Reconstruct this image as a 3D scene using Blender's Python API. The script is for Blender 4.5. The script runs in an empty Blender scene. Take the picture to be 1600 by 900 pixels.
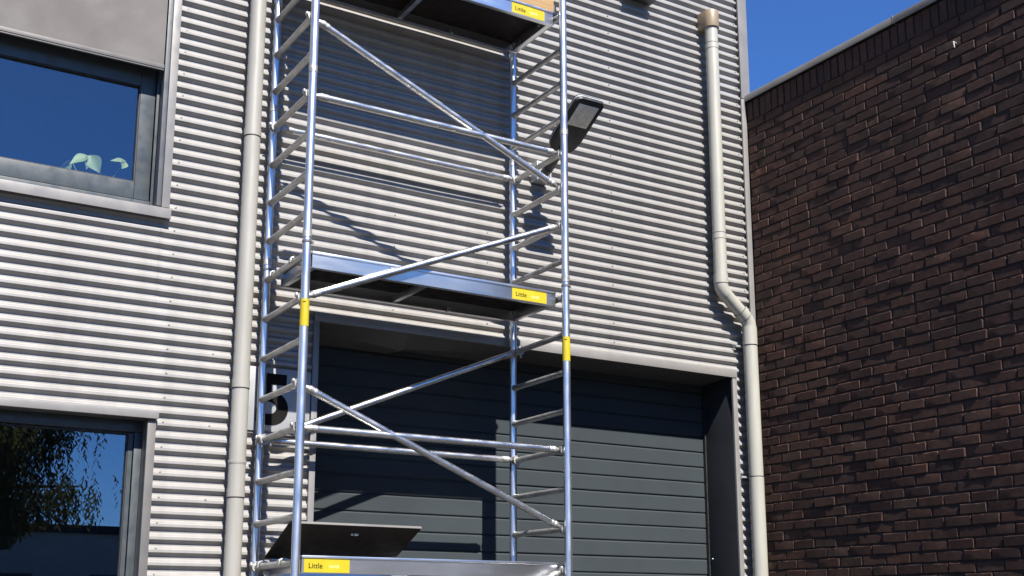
import bpy, bmesh, math, random
from mathutils import Vector, Matrix
random.seed(7)
scene = bpy.context.scene
col = scene.collection
PI = math.pi

# ------------------------------------------------------------------ camera
cam_d = bpy.data.cameras.new('camera')
cam = bpy.data.objects.new('camera', cam_d)
col.objects.link(cam)
scene.camera = cam
cam_d.sensor_width = 36.0
cam_d.lens = 1860.3 / 1600 * 36.0
cam_d.shift_y = (574.3 - 450) / 1600
cam_d.clip_start = 0.05
cam_d.clip_end = 3000
RGT = Vector((0.85258466, -0.52258789, -0.00113973))
FWD = Vector((0.51141572, 0.8339051, 0.2075))
UPV = Vector((-0.10748656, -0.17749419, 0.97823435))
M = Matrix.Identity(4)
for r_ in range(3):
    M[r_][0] = RGT[r_]; M[r_][1] = UPV[r_]; M[r_][2] = -FWD[r_]
M.translation = Vector((0, -7.2, 1.6))
cam.matrix_world = M

# ------------------------------------------------------------------ sky, sun, exposure
SUN = Vector((-0.10, -1.0, 1.13)).normalized()
EL = math.asin(SUN.z)
AZ = math.atan2(SUN.x, SUN.y)
world = bpy.data.worlds.new('World')
scene.world = world
world.use_nodes = True
wn = world.node_tree
for n in list(wn.nodes): wn.nodes.remove(n)
sky = wn.nodes.new('ShaderNodeTexSky'); sky.sky_type = 'NISHITA'; sky.sun_disc = False
sky.sun_elevation = EL; sky.sun_rotation = AZ % (2 * PI)
sky.altitude = 0; sky.air_density = 0.75; sky.dust_density = 0.15; sky.ozone_density = 10.0
bg = wn.nodes.new('ShaderNodeBackground'); bg.inputs['Strength'].default_value = 0.05
wo = wn.nodes.new('ShaderNodeOutputWorld')
tint = wn.nodes.new('ShaderNodeMix'); tint.data_type = 'RGBA'; tint.blend_type = 'MULTIPLY'
tint.inputs[0].default_value = 1.0; tint.inputs[7].default_value = (0.90, 1.20, 1.52, 1)      # deep clear-day blue over the whole sky
wn.links.new(sky.outputs[0], tint.inputs[6]); wn.links.new(tint.outputs[2], bg.inputs[0])
wn.links.new(bg.outputs[0], wo.inputs[0])
sd = bpy.data.lights.new('sun', 'SUN'); sd.energy = 5.0; sd.angle = math.radians(0.53); sd.color = (1.0, 0.955, 0.89)
so = bpy.data.objects.new('sun', sd); col.objects.link(so)
so.rotation_euler = (-SUN).to_track_quat('-Z', 'Y').to_euler()
so.location = (-3, -25, 30)
scene.view_settings.view_transform = 'Standard'
scene.view_settings.look = 'None'
scene.view_settings.exposure = 1.42
scene.view_settings.gamma = 1.0

# ------------------------------------------------------------------ materials
MATS = {}
def nt(name):
    m = bpy.data.materials.new(name); m.use_nodes = True
    MATS[name] = m
    t = m.node_tree; b = t.nodes['Principled BSDF']
    return m, t, b
def N(t, typ, **kw):
    n = t.nodes.new(typ)
    for k, v in kw.items():
        if k in n.inputs: n.inputs[k].default_value = v
        else: setattr(n, k, v)
    return n
def ramp(t, fac, c0, c1, p0=0.0, p1=1.0):
    r = t.nodes.new('ShaderNodeValToRGB')
    r.color_ramp.elements[0].position = p0; r.color_ramp.elements[1].position = p1
    r.color_ramp.elements[0].color = (*c0, 1); r.color_ramp.elements[1].color = (*c1, 1)
    t.links.new(fac, r.inputs[0]); return r
def mat(name, c, c2=None, rough=0.5, metal=0.0, scale=8.0, stretch=(1, 1, 1), bump=0.0, bscale=60.0, rvar=0.12, detail=6.0, spec=None):
    """principled surface with two-tone noise, roughness variation and fine relief"""
    m, t, b = nt(name)
    c2 = c2 or tuple(x * 0.8 for x in c)
    tc = N(t, 'ShaderNodeTexCoord'); mp = N(t, 'ShaderNodeMapping')
    mp.inputs['Scale'].default_value = stretch
    t.links.new(tc.outputs['Object'], mp.inputs[0])
    n1 = N(t, 'ShaderNodeTexNoise', Scale=scale, Detail=detail, Roughness=0.62)
    t.links.new(mp.outputs[0], n1.inputs['Vector'])
    r = ramp(t, n1.outputs[0], c2, c, 0.34, 0.66)
    t.links.new(r.outputs[0], b.inputs['Base Color'])
    mr = N(t, 'ShaderNodeMapRange'); mr.inputs['From Min'].default_value = 0.3; mr.inputs['From Max'].default_value = 0.7
    mr.inputs['To Min'].default_value = max(0.02, rough - rvar); mr.inputs['To Max'].default_value = min(1, rough + rvar)
    n2 = N(t, 'ShaderNodeTexNoise', Scale=scale * 2.7, Detail=4.0)
    t.links.new(mp.outputs[0], n2.inputs['Vector'])
    t.links.new(n2.outputs[0], mr.inputs[0]); t.links.new(mr.outputs[0], b.inputs['Roughness'])
    b.inputs['Metallic'].default_value = metal
    if spec is not None: b.inputs['Specular IOR Level'].default_value = spec
    if bump > 0:
        n3 = N(t, 'ShaderNodeTexNoise', Scale=bscale, Detail=5.0)
        t.links.new(mp.outputs[0], n3.inputs['Vector'])
        bp = N(t, 'ShaderNodeBump', Strength=bump, Distance=0.01)
        t.links.new(n3.outputs[0], bp.inputs['Height']); t.links.new(bp.outputs[0], b.inputs['Normal'])
    return m

CLAD = mat('silver_cladding', (0.248, 0.238, 0.226), (0.225, 0.216, 0.205), 0.46, 0.10, 1.1, (1, 1, 0.35), 0.012, 25, 0.05, spec=0.25)
def sheet_tone(m, amt):
    """each sheet a touch lighter or darker than the next, with faint run-off streaks"""
    t = m.node_tree; b = t.nodes['Principled BSDF']; src = b.inputs['Base Color'].links[0].from_socket
    oi = N(t, 'ShaderNodeObjectInfo'); mr = N(t, 'ShaderNodeMapRange'); mr.inputs['To Min'].default_value = 1 - amt; mr.inputs['To Max'].default_value = 1 + amt
    t.links.new(oi.outputs['Random'], mr.inputs[0])
    tc = N(t, 'ShaderNodeTexCoord'); mp = N(t, 'ShaderNodeMapping'); mp.inputs['Scale'].default_value = (7, 1, 0.22)
    t.links.new(tc.outputs['Object'], mp.inputs[0]); n = N(t, 'ShaderNodeTexNoise', Scale=1.0, Detail=5.0, Roughness=0.6); t.links.new(mp.outputs[0], n.inputs['Vector'])
    m2 = N(t, 'ShaderNodeMapRange'); m2.inputs['From Min'].default_value = 0.35; m2.inputs['From Max'].default_value = 0.6; m2.inputs['To Min'].default_value = 0.86; m2.inputs['To Max'].default_value = 1.0
    t.links.new(n.outputs[0], m2.inputs[0]); mu = N(t, 'ShaderNodeMath', operation='MULTIPLY'); t.links.new(mr.outputs[0], mu.inputs[0]); t.links.new(m2.outputs[0], mu.inputs[1])
    vm = N(t, 'ShaderNodeVectorMath', operation='SCALE'); t.links.new(src, vm.inputs[0]); t.links.new(mu.outputs[0], vm.inputs['Scale']); t.links.new(vm.outputs[0], b.inputs['Base Color'])
sheet_tone(CLAD, 0.035)
TRIM = mat('grey_trim', (0.1808, 0.1727, 0.1653), (0.1601, 0.1520, 0.1446), 0.42, 0.15, 3, (1, 1, 1), 0.01, 40)
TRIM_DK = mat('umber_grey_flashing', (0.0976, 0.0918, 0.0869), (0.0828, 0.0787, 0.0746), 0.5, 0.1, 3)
GUIDE = mat('blue_grey_guide', (0.0697, 0.0738, 0.0820), (0.0615, 0.0656, 0.0722), 0.45, 0.0, 4)
ANTH = mat('anthracite_frame', (0.0394, 0.0476, 0.0525), (0.0336, 0.0402, 0.0451), 0.42, 0.0, 5, (1, 1, 1), 0.01, 80)
JAMB = mat('anthracite_jamb', (0.0205, 0.0221, 0.0262), (0.0164, 0.0180, 0.0205), 0.55, 0.0, 3, spec=0.25)
DOORM = mat('slate_door_panel', (0.0298, 0.0366, 0.0396), (0.0259, 0.0312, 0.0343), 0.7, 0.0, 2.2, (1, 1, 1), 0.05, 240, 0.08, spec=0.12)
BLACK = mat('black_rubber', (0.012, 0.012, 0.013), (0.008, 0.008, 0.009), 0.6)
FABRIC = mat('taupe_screen_fabric', (0.1000, 0.0910, 0.0861), (0.0918, 0.0828, 0.0787), 0.85, 0.0, 2.0, (1, 1, 1), 0.15, 500)
PVC = mat('cream_pvc', (0.2870, 0.2780, 0.2411), (0.2526, 0.2435, 0.2099), 0.42, 0.0, 2.2, (4, 4, 0.7), 0.01, 30)
PVC_GR = mat('grey_white_pvc', (0.2411, 0.2321, 0.2099), (0.2124, 0.2034, 0.1804), 0.45, 0.0, 2.0, (4, 4, 0.6), 0.01, 30)
TAN = mat('tan_pvc', (0.2066, 0.1517, 0.0918), (0.1779, 0.1320, 0.0804), 0.5, 0.0, 5)
ALU = mat('tube_aluminium', (0.68, 0.695, 0.715), (0.60, 0.61, 0.63), 0.34, 0.96, 9, (1, 1, 0.25), 0.02, 70, 0.07)
ALU_B = mat('brace_aluminium', (0.64, 0.635, 0.63), (0.52, 0.515, 0.51), 0.32, 1.0, 12, (0.3, 1, 1), 0.03, 70, 0.08)
ALU_R = mat('rung_aluminium', (0.46, 0.45, 0.43), (0.32, 0.31, 0.295), 0.48, 0.8, 18, (1, 0.5, 1), 0.3, 30, 0.12)
ALU_D = mat('deck_rail_aluminium', (0.66, 0.67, 0.69), (0.56, 0.57, 0.585), 0.33, 0.97, 5, (0.25, 1, 1), 0.012, 50, 0.06)
PLY = mat('dark_phenolic_ply', (0.0139, 0.0090, 0.0066), (0.0090, 0.0057, 0.0049), 0.6, 0.0, 7, (1, 1, 1), 0.08, 220, spec=0.2)
WOOD = mat('pine_toe_board', (0.3157, 0.2066, 0.0976), (0.2526, 0.1550, 0.0631), 0.6, 0.0, 6, (0.4, 8, 8), 0.05, 40)
YEL = mat('yellow_sticker', (0.3788, 0.2985, 0.0066), (0.3444, 0.2698, 0.0057), 0.38, 0.0, 9)
INK = mat('black_ink', (0.006, 0.006, 0.006), (0.009, 0.009, 0.008), 0.9, spec=0.1)
PALE = mat('faded_print', (0.6560, 0.6068, 0.2460), (0.6232, 0.5576, 0.1312), 0.5)
LAMPM = mat('charcoal_lamp_housing', (0.0213, 0.0221, 0.0230), (0.0148, 0.0156, 0.0164), 0.48, 0.0, 9)
LAMPB = mat('grey_lamp_bracket', (0.3936, 0.4100, 0.4100), (0.3116, 0.3280, 0.3280), 0.4, 0.4, 9)
LED = mat('cream_led_lens', (0.80, 0.75, 0.63), (0.62, 0.58, 0.50), 0.25, 0.0, 30)
SIGN = mat('grey_sign_plate', (0.25, 0.255, 0.26), (0.22, 0.225, 0.23), 0.45, 0.1, 4)
COPE = mat('grey_coping_metal', (0.1722, 0.1632, 0.1517), (0.1378, 0.1320, 0.1230), 0.5, 0.3, 4)
MORT = mat('dark_mortar', (0.030, 0.022, 0.019), (0.018, 0.013, 0.011), 0.95, 0.0, 14, (1, 1, 1), 0.6, 90)
GROUND = mat('dark_asphalt', (0.040, 0.039, 0.037), (0.028, 0.027, 0.026), 0.9, 0.0, 0.7, (1, 1, 1), 0.3, 9)
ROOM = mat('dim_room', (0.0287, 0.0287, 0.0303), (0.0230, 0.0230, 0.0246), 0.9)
BARK = mat('willow_bark', (0.0697, 0.0574, 0.0426), (0.0369, 0.0303, 0.0230), 0.9, 0.0, 10, (1, 1, 0.3), 0.6, 20)
ROOFM = mat('dark_roof_felt', (0.0410, 0.0410, 0.0426), (0.0287, 0.0287, 0.0303), 0.9)
FARWALL = mat('far_grey_cladding', (0.40, 0.39, 0.37), (0.34, 0.33, 0.31), 0.7, 0.0, 0.6)
TYRE = mat('castor_tyre', (0.0328, 0.0328, 0.0369), (0.0246, 0.0246, 0.0271), 0.7)

def leaf_mat(name, c, c2, trans=0.35):
    m, t, b = nt(name)
    oi = N(t, 'ShaderNodeTexCoord'); n1 = N(t, 'ShaderNodeTexNoise', Scale=2.3, Detail=4.0)
    t.links.new(oi.outputs['Object'], n1.inputs['Vector'])
    r = ramp(t, n1.outputs[0], c2, c, 0.35, 0.65)
    t.links.new(r.outputs[0], b.inputs['Base Color']); b.inputs['Roughness'].default_value = 0.55
    tr = N(t, 'ShaderNodeBsdfTranslucent'); t.links.new(r.outputs[0], tr.inputs[0])
    mx = N(t, 'ShaderNodeMixShader'); mx.inputs[0].default_value = trans
    t.links.new(b.outputs[0], mx.inputs[1]); t.links.new(tr.outputs[0], mx.inputs[2])
    t.links.new(mx.outputs[0], t.nodes['Material Output'].inputs[0])
    return m
WILLOW = leaf_mat('willow_leaf', (0.11, 0.102, 0.038), (0.06, 0.06, 0.024), 0.45)
PLANT = leaf_mat('houseplant_leaf', (0.36, 0.40, 0.13), (0.16, 0.22, 0.07), 0.25)

def glass_mat():
    m, t, b = nt('window_glass')
    t.nodes.remove(b)
    tr = N(t, 'ShaderNodeBsdfTransparent'); tr.inputs[0].default_value = (0.90, 0.94, 0.95, 1)
    gl = N(t, 'ShaderNodeBsdfGlossy'); gl.inputs['Roughness'].default_value = 0.0
    gl.inputs[0].default_value = (0.80, 0.92, 1.0, 1)
    tc = N(t, 'ShaderNodeTexCoord'); n1 = N(t, 'ShaderNodeTexNoise', Scale=1.6, Detail=1.0)
    t.links.new(tc.outputs['Object'], n1.inputs['Vector'])
    bp = N(t, 'ShaderNodeBump', Strength=0.0025, Distance=0.02)
    t.links.new(n1.outputs[0], bp.inputs['Height']); t.links.new(bp.outputs[0], gl.inputs['Normal'])
    fr = N(t, 'ShaderNodeFresnel'); fr.inputs[0].default_value = 1.75
    ma = N(t, 'ShaderNodeMath', operation='ADD'); ma.inputs[1].default_value = 0.105
    t.links.new(fr.outputs[0], ma.inputs[0])
    ge = N(t, 'ShaderNodeNewGeometry'); mb_ = N(t, 'ShaderNodeMix'); mb_.inputs[3].default_value = 0.03      # inner face of the pane
    t.links.new(ge.outputs['Backfacing'], mb_.inputs[0]); t.links.new(ma.outputs[0], mb_.inputs[2])
    mx = N(t, 'ShaderNodeMixShader'); t.links.new(mb_.outputs[0], mx.inputs[0])
    t.links.new(tr.outputs[0], mx.inputs[1]); t.links.new(gl.outputs[0], mx.inputs[2])
    t.links.new(mx.outputs[0], t.nodes['Material Output'].inputs[0])
    return m
GLASS = glass_mat()

def brick_mat(name, per_object):
    m, t, b = nt(name)
    if per_object:
        src = N(t, 'ShaderNodeObjectInfo').outputs['Random']
    else:
        a = N(t, 'ShaderNodeAttribute'); a.attribute_name = 'rnd'; src = a.outputs['Fac']
    r = t.nodes.new('ShaderNodeValToRGB'); e = r.color_ramp.elements
    cs = [(0.0, (0.0471, 0.0243, 0.0186)), (0.20, (0.0596, 0.0299, 0.0220)), (0.42, (0.0518, 0.0278, 0.0213)), (0.60, (0.0658, 0.0320, 0.0227)),
          (0.74, (0.0425, 0.0250, 0.0200)), (0.88, (0.0797, 0.0370, 0.0240)), (0.95, (0.0627, 0.0370, 0.0267)), (1.0, (0.0487, 0.0285, 0.0220))]
    e[0].position, e[0].color = cs[0][0], (*cs[0][1], 1)
    e[1].position, e[1].color = cs[-1][0], (*cs[-1][1], 1)
    for p_, c_ in cs[1:-1]:
        q = e.new(p_); q.color = (*c_, 1)
    t.links.new(src, r.inputs[0])
    g = N(t, 'ShaderNodeNewGeometry')
    n1 = N(t, 'ShaderNodeTexNoise', Scale=26.0, Detail=7.0, Roughness=0.7)
    t.links.new(g.outputs['Position'], n1.inputs['Vector'])
    n0 = N(t, 'ShaderNodeTexNoise', Scale=1.5, Detail=5.0, Roughness=0.65)
    t.links.new(g.outputs['Position'], n0.inputs['Vector'])
    mix = N(t, 'ShaderNodeMix', data_type='RGBA', blend_type='MULTIPLY')
    mix.inputs[0].default_value = 0.75
    t.links.new(r.outputs[0], mix.inputs[6])
    r2 = ramp(t, n1.outputs[0], (0.45, 0.43, 0.42), (1.25, 1.2, 1.15), 0.3, 0.7)
    t.links.new(r2.outputs[0], mix.inputs[7])
    mix2 = N(t, 'ShaderNodeMix', data_type='RGBA', blend_type='MULTIPLY'); mix2.inputs[0].default_value = 0.85
    r3 = ramp(t, n0.outputs[0], (0.62, 0.60, 0.59), (1.08, 1.05, 1.02), 0.36, 0.60)
    t.links.new(mix.outputs[2], mix2.inputs[6]); t.links.new(r3.outputs[0], mix2.inputs[7])
    t.links.new(mix2.outputs[2], b.inputs['Base Color'])
    b.inputs['Roughness'].default_value = 0.8
    b.inputs['Specular IOR Level'].default_value = 0.3
    bp = N(t, 'ShaderNodeBump', Strength=0.35, Distance=0.004)
    t.links.new(n1.outputs[0], bp.inputs['Height']); t.links.new(bp.outputs[0], b.inputs['Normal'])
    return m
BRICK_O = brick_mat('dark_brick', True)
BRICK_S = brick_mat('dark_brick_mass', False)

# ------------------------------------------------------------------ mesh helpers
WL = {}                                                   # world origin of each object (parents are only translated)
def empty(name, loc, label, cat, group=None):
    o = bpy.data.objects.new(name, None); col.objects.link(o); o.empty_display_size = 0.2
    o.location = loc; WL[o.name] = Vector(loc)
    o['label'] = label; o['category'] = cat
    if group: o['group'] = group
    return o
class MB:
    def __init__(s): s.v = []; s.f = []
    def box(s, x0, x1, y0, y1, z0, z1):
        n = len(s.v)
        s.v += [(x0, y0, z0), (x1, y0, z0), (x1, y1, z0), (x0, y1, z0), (x0, y0, z1), (x1, y0, z1), (x1, y1, z1), (x0, y1, z1)]
        s.f += [tuple(n + i for i in q) for q in ((0, 3, 2, 1), (4, 5, 6, 7), (0, 1, 5, 4), (1, 2, 6, 5), (2, 3, 7, 6), (3, 0, 4, 7))]
        return s
    def tube(s, p, q, r, n=20, r2=None, caps=True):
        p = Vector(p); q = Vector(q); d = (q - p).normalized()
        a = Vector((0, 0, 1)) if abs(d.z) < 0.9 else Vector((1, 0, 0))
        u = d.cross(a).normalized(); w = d.cross(u).normalized()
        r2 = r if r2 is None else r2; b = len(s.v)
        for c, rr in ((p, r), (q, r2)):
            for i in range(n):
                t = 2 * PI * i / n
                s.v.append(tuple(c + (u * math.cos(t) + w * math.sin(t)) * rr))
        for i in range(n):
            j = (i + 1) % n
            s.f.append((b + i, b + n + i, b + n + j, b + j))
        if caps:
            s.f.append(tuple(b + i for i in range(n)))
            s.f.append(tuple(b + n + i for i in reversed(range(n))))
        return s
    def chain(s, pts, rads, n=16):
        for i in range(len(pts) - 1): s.tube(pts[i], pts[i + 1], rads[i], n, rads[i + 1])
        return s
    def ball(s, c, r, nu=12, nv=8, sc=(1, 1, 1)):
        b = len(s.v); c = Vector(c)
        for j in range(nv + 1):
            ph = PI * j / nv
            for i in range(nu):
                th = 2 * PI * i / nu
                s.v.append((c.x + r * sc[0] * math.sin(ph) * math.cos(th), c.y + r * sc[1] * math.sin(ph) * math.sin(th), c.z + r * sc[2] * math.cos(ph)))
        for j in range(nv):
            for i in range(nu):
                k = (i + 1) % nu
                s.f.append((b + j * nu + i, b + (j + 1) * nu + i, b + (j + 1) * nu + k, b + j * nu + k))
        return s
    def ring(s, p, q, ro, ri, n=20):
        p = Vector(p); q = Vector(q); d = (q - p).normalized()
        a = Vector((0, 0, 1)) if abs(d.z) < 0.9 else Vector((1, 0, 0))
        u = d.cross(a).normalized(); w = d.cross(u).normalized(); b = len(s.v)
        for c, rr in ((p, ro), (q, ro), (q, ri), (p, ri)):
            for i in range(n):
                t = 2 * PI * i / n
                s.v.append(tuple(c + (u * math.cos(t) + w * math.sin(t)) * rr))
        for k in range(4):
            k2 = (k + 1) % 4
            for i in range(n):
                j = (i + 1) % n
                s.f.append((b + k * n + i, b + k2 * n + i, b + k2 * n + j, b + k * n + j))
        return s
    def prism(s, poly, d0, d1, fn):
        """extrude a 2-D outline between two depths, fn(u, v, d) -> point"""
        b = len(s.v); n = len(poly)
        for d in (d0, d1):
            for u, v in poly: s.v.append(tuple(fn(u, v, d)))
        for i in range(n):
            j = (i + 1) % n
            s.f.append((b + i, b + j, b + n + j, b + n + i))
        s.f.append(tuple(b + i for i in reversed(range(n)))); s.f.append(tuple(b + n + i for i in range(n)))
        return s
def finish(me, ang=38):
    me.polygons.foreach_set('use_smooth', [True] * len(me.polygons))
    me.set_sharp_from_angle(angle=math.radians(ang))
def obj(name, mb, m, parent=None, bevel=0.0, ang=38, fix=True, kind=None, label=None):
    off = WL[parent.name] if parent is not None else Vector((0, 0, 0))
    me = bpy.data.meshes.new(name)
    me.from_pydata([(v[0] - off.x, v[1] - off.y, v[2] - off.z) for v in mb.v], [], mb.f)
    bm = bmesh.new(); bm.from_mesh(me)
    if fix: bmesh.ops.recalc_face_normals(bm, faces=bm.faces)
    if bevel > 0:
        es = [e for e in bm.edges if len(e.link_faces) == 2 and e.calc_face_angle(0) > math.radians(50)]
        bmesh.ops.bevel(bm, geom=es, offset=bevel, segments=2, profile=0.6, affect='EDGES', clamp_overlap=True)
    bm.to_mesh(me); bm.free()
    finish(me, ang); me.materials.append(m)
    o = bpy.data.objects.new(name, me); col.objects.link(o)
    o.parent = parent; WL[o.name] = off.copy()
    if kind: o['kind'] = kind
    if label: o['label'] = label
    return o
def tag(o, label, cat, group=None):
    o['label'] = label; o['category'] = cat
    if group: o['group'] = group
    return o
def text_mb(s, size, fn, depth=0.0006, bold=0.0):
    """lettering as solid geometry: fn(u, v, d) -> point, origin at the left of the baseline"""
    cu = bpy.data.curves.new('lettering', 'FONT'); cu.body = s; cu.size = size; cu.extrude = depth; cu.offset = bold
    to = bpy.data.objects.new('lettering', cu); col.objects.link(to)
    dg = bpy.context.evaluated_depsgraph_get(); dg.update()
    me = bpy.data.meshes.new_from_object(to.evaluated_get(dg))
    mb = MB(); mb.v = [tuple(fn(v.co.x, v.co.y, v.co.z)) for v in me.vertices]; mb.f = [tuple(p.vertices) for p in me.polygons]
    bpy.data.objects.remove(to); bpy.data.curves.remove(cu); bpy.data.meshes.remove(me)
    return mb

# ================================================================== GROUND
g = obj('ground', MB().box(-400, 400, -400, 400, -0.5, 0.0), GROUND); g['kind'] = 'structure'

# ================================================================== METAL BUILDING
P = 0.076; AMP = 0.0125; ZC = 0.030
def rib(z):
    """rounded trapezoid: crest, flank, valley, flank (y towards the camera is negative)"""
    t = ((z - ZC) / P) % 1.0
    s = abs(t - 0.5) * 2                                  # 1 at the crest, 0 in the valley
    u = (s - 0.5) / 0.23                                 # straight flanks with eased corners
    a = abs(u)
    f = a if a < 0.72 else (0.72 + (a - 0.72) - (a - 0.72) ** 2 / 1.12 if a < 1.28 else 1.0)
    return -AMP * math.copysign(f, u)
CX1 = 6.755
bld = empty('warehouse', (0.5, 1.0, 0), 'silver corrugated metal warehouse front with grey door and two windows', 'building')
def sheet(x0, x1, z0, z1, dy=0.0):
    mb = MB(); seg = 44
    k0 = math.floor((z0 - ZC) / P * seg); k1 = math.ceil((z1 - ZC) / P * seg)
    zs = [min(max(ZC + k * P / seg, z0), z1) for k in range(k0, k1 + 1)]
    zs = [z for i, z in enumerate(zs) if i == 0 or z - zs[i - 1] > 1e-6]
    nc = max(2, int((x1 - x0) / 0.3)); ph = random.uniform(0, 6)
    for z in zs:
        for c in range(nc + 1):
            x = x0 + (x1 - x0) * c / nc
            wob = 0.0011 * math.sin(x * 2.9 + z * 1.7 + ph) + 0.0008 * math.sin(x * 6.3 - z * 3.1 + ph * 2)
            mb.v.append((x, rib(z + 0.0012 * math.sin(x * 1.9 + z * 0.8 + ph)) + dy + wob, z))
    for i in range(len(zs) - 1):
        for c in range(nc):
            q = i * (nc + 1) + c
            mb.f.append((q, q + 1, q + nc + 2, q + nc + 1))
    return obj('cladding_sheet', mb, CLAD, bld, fix=False, ang=80)
WX0, WX1 = -1.0, 1.856
UZ0, UZ1 = 4.09, 6.10
LZ0, LZ1 = 0.95, 2.812
DX0, DX1, DZ1 = 2.892, 6.526, 3.565
TOPZ = 8.6
sheet(-6, WX0, 0, TOPZ)
sheet(WX0, WX1, 0, LZ0, 0.001); sheet(WX0, WX1 - 0.02, LZ1, UZ0, 0.0018); sheet(WX0, WX1, UZ1, TOPZ, 0.001)
sheet(WX1 - 0.02, DX0, 0, DZ1); sheet(WX1, 4.93, DZ1, TOPZ); sheet(4.91, CX1, DZ1, TOPZ, 0.0016)
sheet(WX1 - 0.02, WX1, DZ1, UZ0, -0.0004)
sheet(DX1, CX1, 0, DZ1, 0.0005)
# backing wall with the same openings
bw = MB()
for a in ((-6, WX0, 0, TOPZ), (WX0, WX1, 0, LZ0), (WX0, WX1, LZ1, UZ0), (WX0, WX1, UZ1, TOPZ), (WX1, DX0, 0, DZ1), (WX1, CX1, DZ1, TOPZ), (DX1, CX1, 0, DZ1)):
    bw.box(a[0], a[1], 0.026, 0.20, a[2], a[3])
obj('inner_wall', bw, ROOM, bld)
obj('side_wall', MB().box(CX1 + 0.001, CX1 + 0.06, 0.014, 14, 0, TOPZ), TRIM_DK, bld)
obj('side_wall', MB().box(-6.06, -6.001, 0.014, 14, 0, TOPZ), TRIM_DK, bld)
obj('roof', MB().box(-6.1, CX1 + 0.1, 0.0, 14.1, TOPZ, TOPZ + 0.15), ROOFM, bld)
obj('roof_edge', MB().box(-6.1, CX1 + 0.11, -0.05, -0.003, TOPZ - 0.12, TOPZ + 0.17), TRIM, bld, 0.004)
# corner trim: an angle with a returned lip
obj('corner_trim', MB().box(6.738, 6.790, -0.030, -0.0125, 0, 6.03), TRIM, bld, 0.002)
obj('corner_trim', MB().box(6.738, 6.838, -0.033, -0.0125, 6.035, TOPZ - 0.13), TRIM, bld, 0.002)
# screws in rows on every second crest
sc = MB()
def screws(x, z0, z1, step=2, jit=0.004):
    k = math.ceil((z0 - ZC) / P)
    while ZC + k * P < z1:
        if k % step == 0:
            z = ZC + k * P + 0.012
            sc.ball((x + random.uniform(-jit, jit), -AMP - 0.001, z), 0.0045, 8, 5, (1, 0.7, 1))
            sc.ring((x, -AMP - 0.0005, z), (x, -AMP + 0.004, z), 0.006, 0.003, 10)
        k += 1
screws(1.925, 0.3, 8.4); screws(2.21, 1.9, 3.5, 6); screws(5.33, 3.6, 8.4); screws(6.70, 0.2, 8.4); screws(4.20, 3.6, 5.9, 3); screws(3.45, 3.6, 6, 3)
obj('screws', sc, TRIM, bld, kind='stuff')
# a dark room behind each window
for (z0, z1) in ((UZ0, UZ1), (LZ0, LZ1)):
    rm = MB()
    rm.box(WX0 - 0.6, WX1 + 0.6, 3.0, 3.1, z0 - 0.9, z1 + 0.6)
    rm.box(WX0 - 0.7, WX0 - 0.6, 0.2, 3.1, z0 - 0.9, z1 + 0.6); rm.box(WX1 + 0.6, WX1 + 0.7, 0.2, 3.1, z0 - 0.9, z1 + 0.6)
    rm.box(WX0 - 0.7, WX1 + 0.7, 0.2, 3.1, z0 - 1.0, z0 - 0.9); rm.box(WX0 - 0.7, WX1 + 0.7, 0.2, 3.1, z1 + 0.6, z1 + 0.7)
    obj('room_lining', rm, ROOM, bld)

# ---- windows
def window(z0, z1, gz0, gz1, gx1, upper):
    w = obj('window', MB().box(WX0, WX1 - 0.03, 0.145, 0.185, z0 + 0.02, z0 + 0.10), ANTH, bld, 0.003,
            label='wide upper window with taupe screen half lowered' if upper else 'wide lower window reflecting trees')
    fx1 = WX1 - 0.022
    # outer frame
    f = MB()
    f.box(WX0, fx1, 0.100, 0.19, z1 - 0.07, z1 - 0.0); f.box(fx1 - 0.045, fx1, 0.101, 0.19, z0 + 0.02, z1 - 0.071)
    f.box(WX0, fx1 - 0.046, 0.102, 0.19, z0 + 0.018, z0 + 0.075)
    obj('outer_frame', f, ANTH, w, 0.003)
    # sash
    s = MB()
    sx = fx1 - 0.051
    s.box(gx1, sx, 0.113, 0.175, z0 + 0.081, z1 - 0.078)
    s.box(WX0 + 0.06, gx1 - 0.001, 0.114, 0.175, z0 + 0.081, gz0); s.box(WX0 + 0.06, gx1 - 0.001, 0.114, 0.175, gz1, z1 - 0.078)
    s.box(WX0 + 0.06, WX0 + 0.13, 0.1145, 0.175, gz0 + 0.001, gz1 - 0.001)
    obj('sash', s, ANTH, w, 0.004)
    b = MB()
    b.box(gx1 - 0.008, gx1 - 0.001, 0.117, 0.15, gz0, gz1); b.box(WX0 + 0.13, gx1 - 0.009, 0.118, 0.15, gz0 - 0.0, gz0 + 0.007); b.box(WX0 + 0.13, gx1 - 0.009, 0.118, 0.15, gz1 - 0.007, gz1)
    obj('gasket', b, BLACK, w)
    obj('pane', MB().box(WX0 + 0.10, gx1 + 0.01, 0.140, 0.146, gz0 - 0.01, gz1 + 0.01), GLASS, w)
    # reveal linings
    obj('reveal', MB().box(fx1 + 0.001, WX1 + 0.010, -0.006, 0.195, z0, z1 + 0.01), TRIM_DK, w)
    obj('head_reveal', MB().box(WX0, fx1, -0.006, 0.098, z1 + 0.001, z1 + 0.012), TRIM_DK, w)
    return w
wu = window(4.12, UZ1, 4.312, 4.968, 1.689, True)
wl = window(LZ0 + 0.03, 2.79, 1.10, 2.712, 1.757, False)
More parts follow.
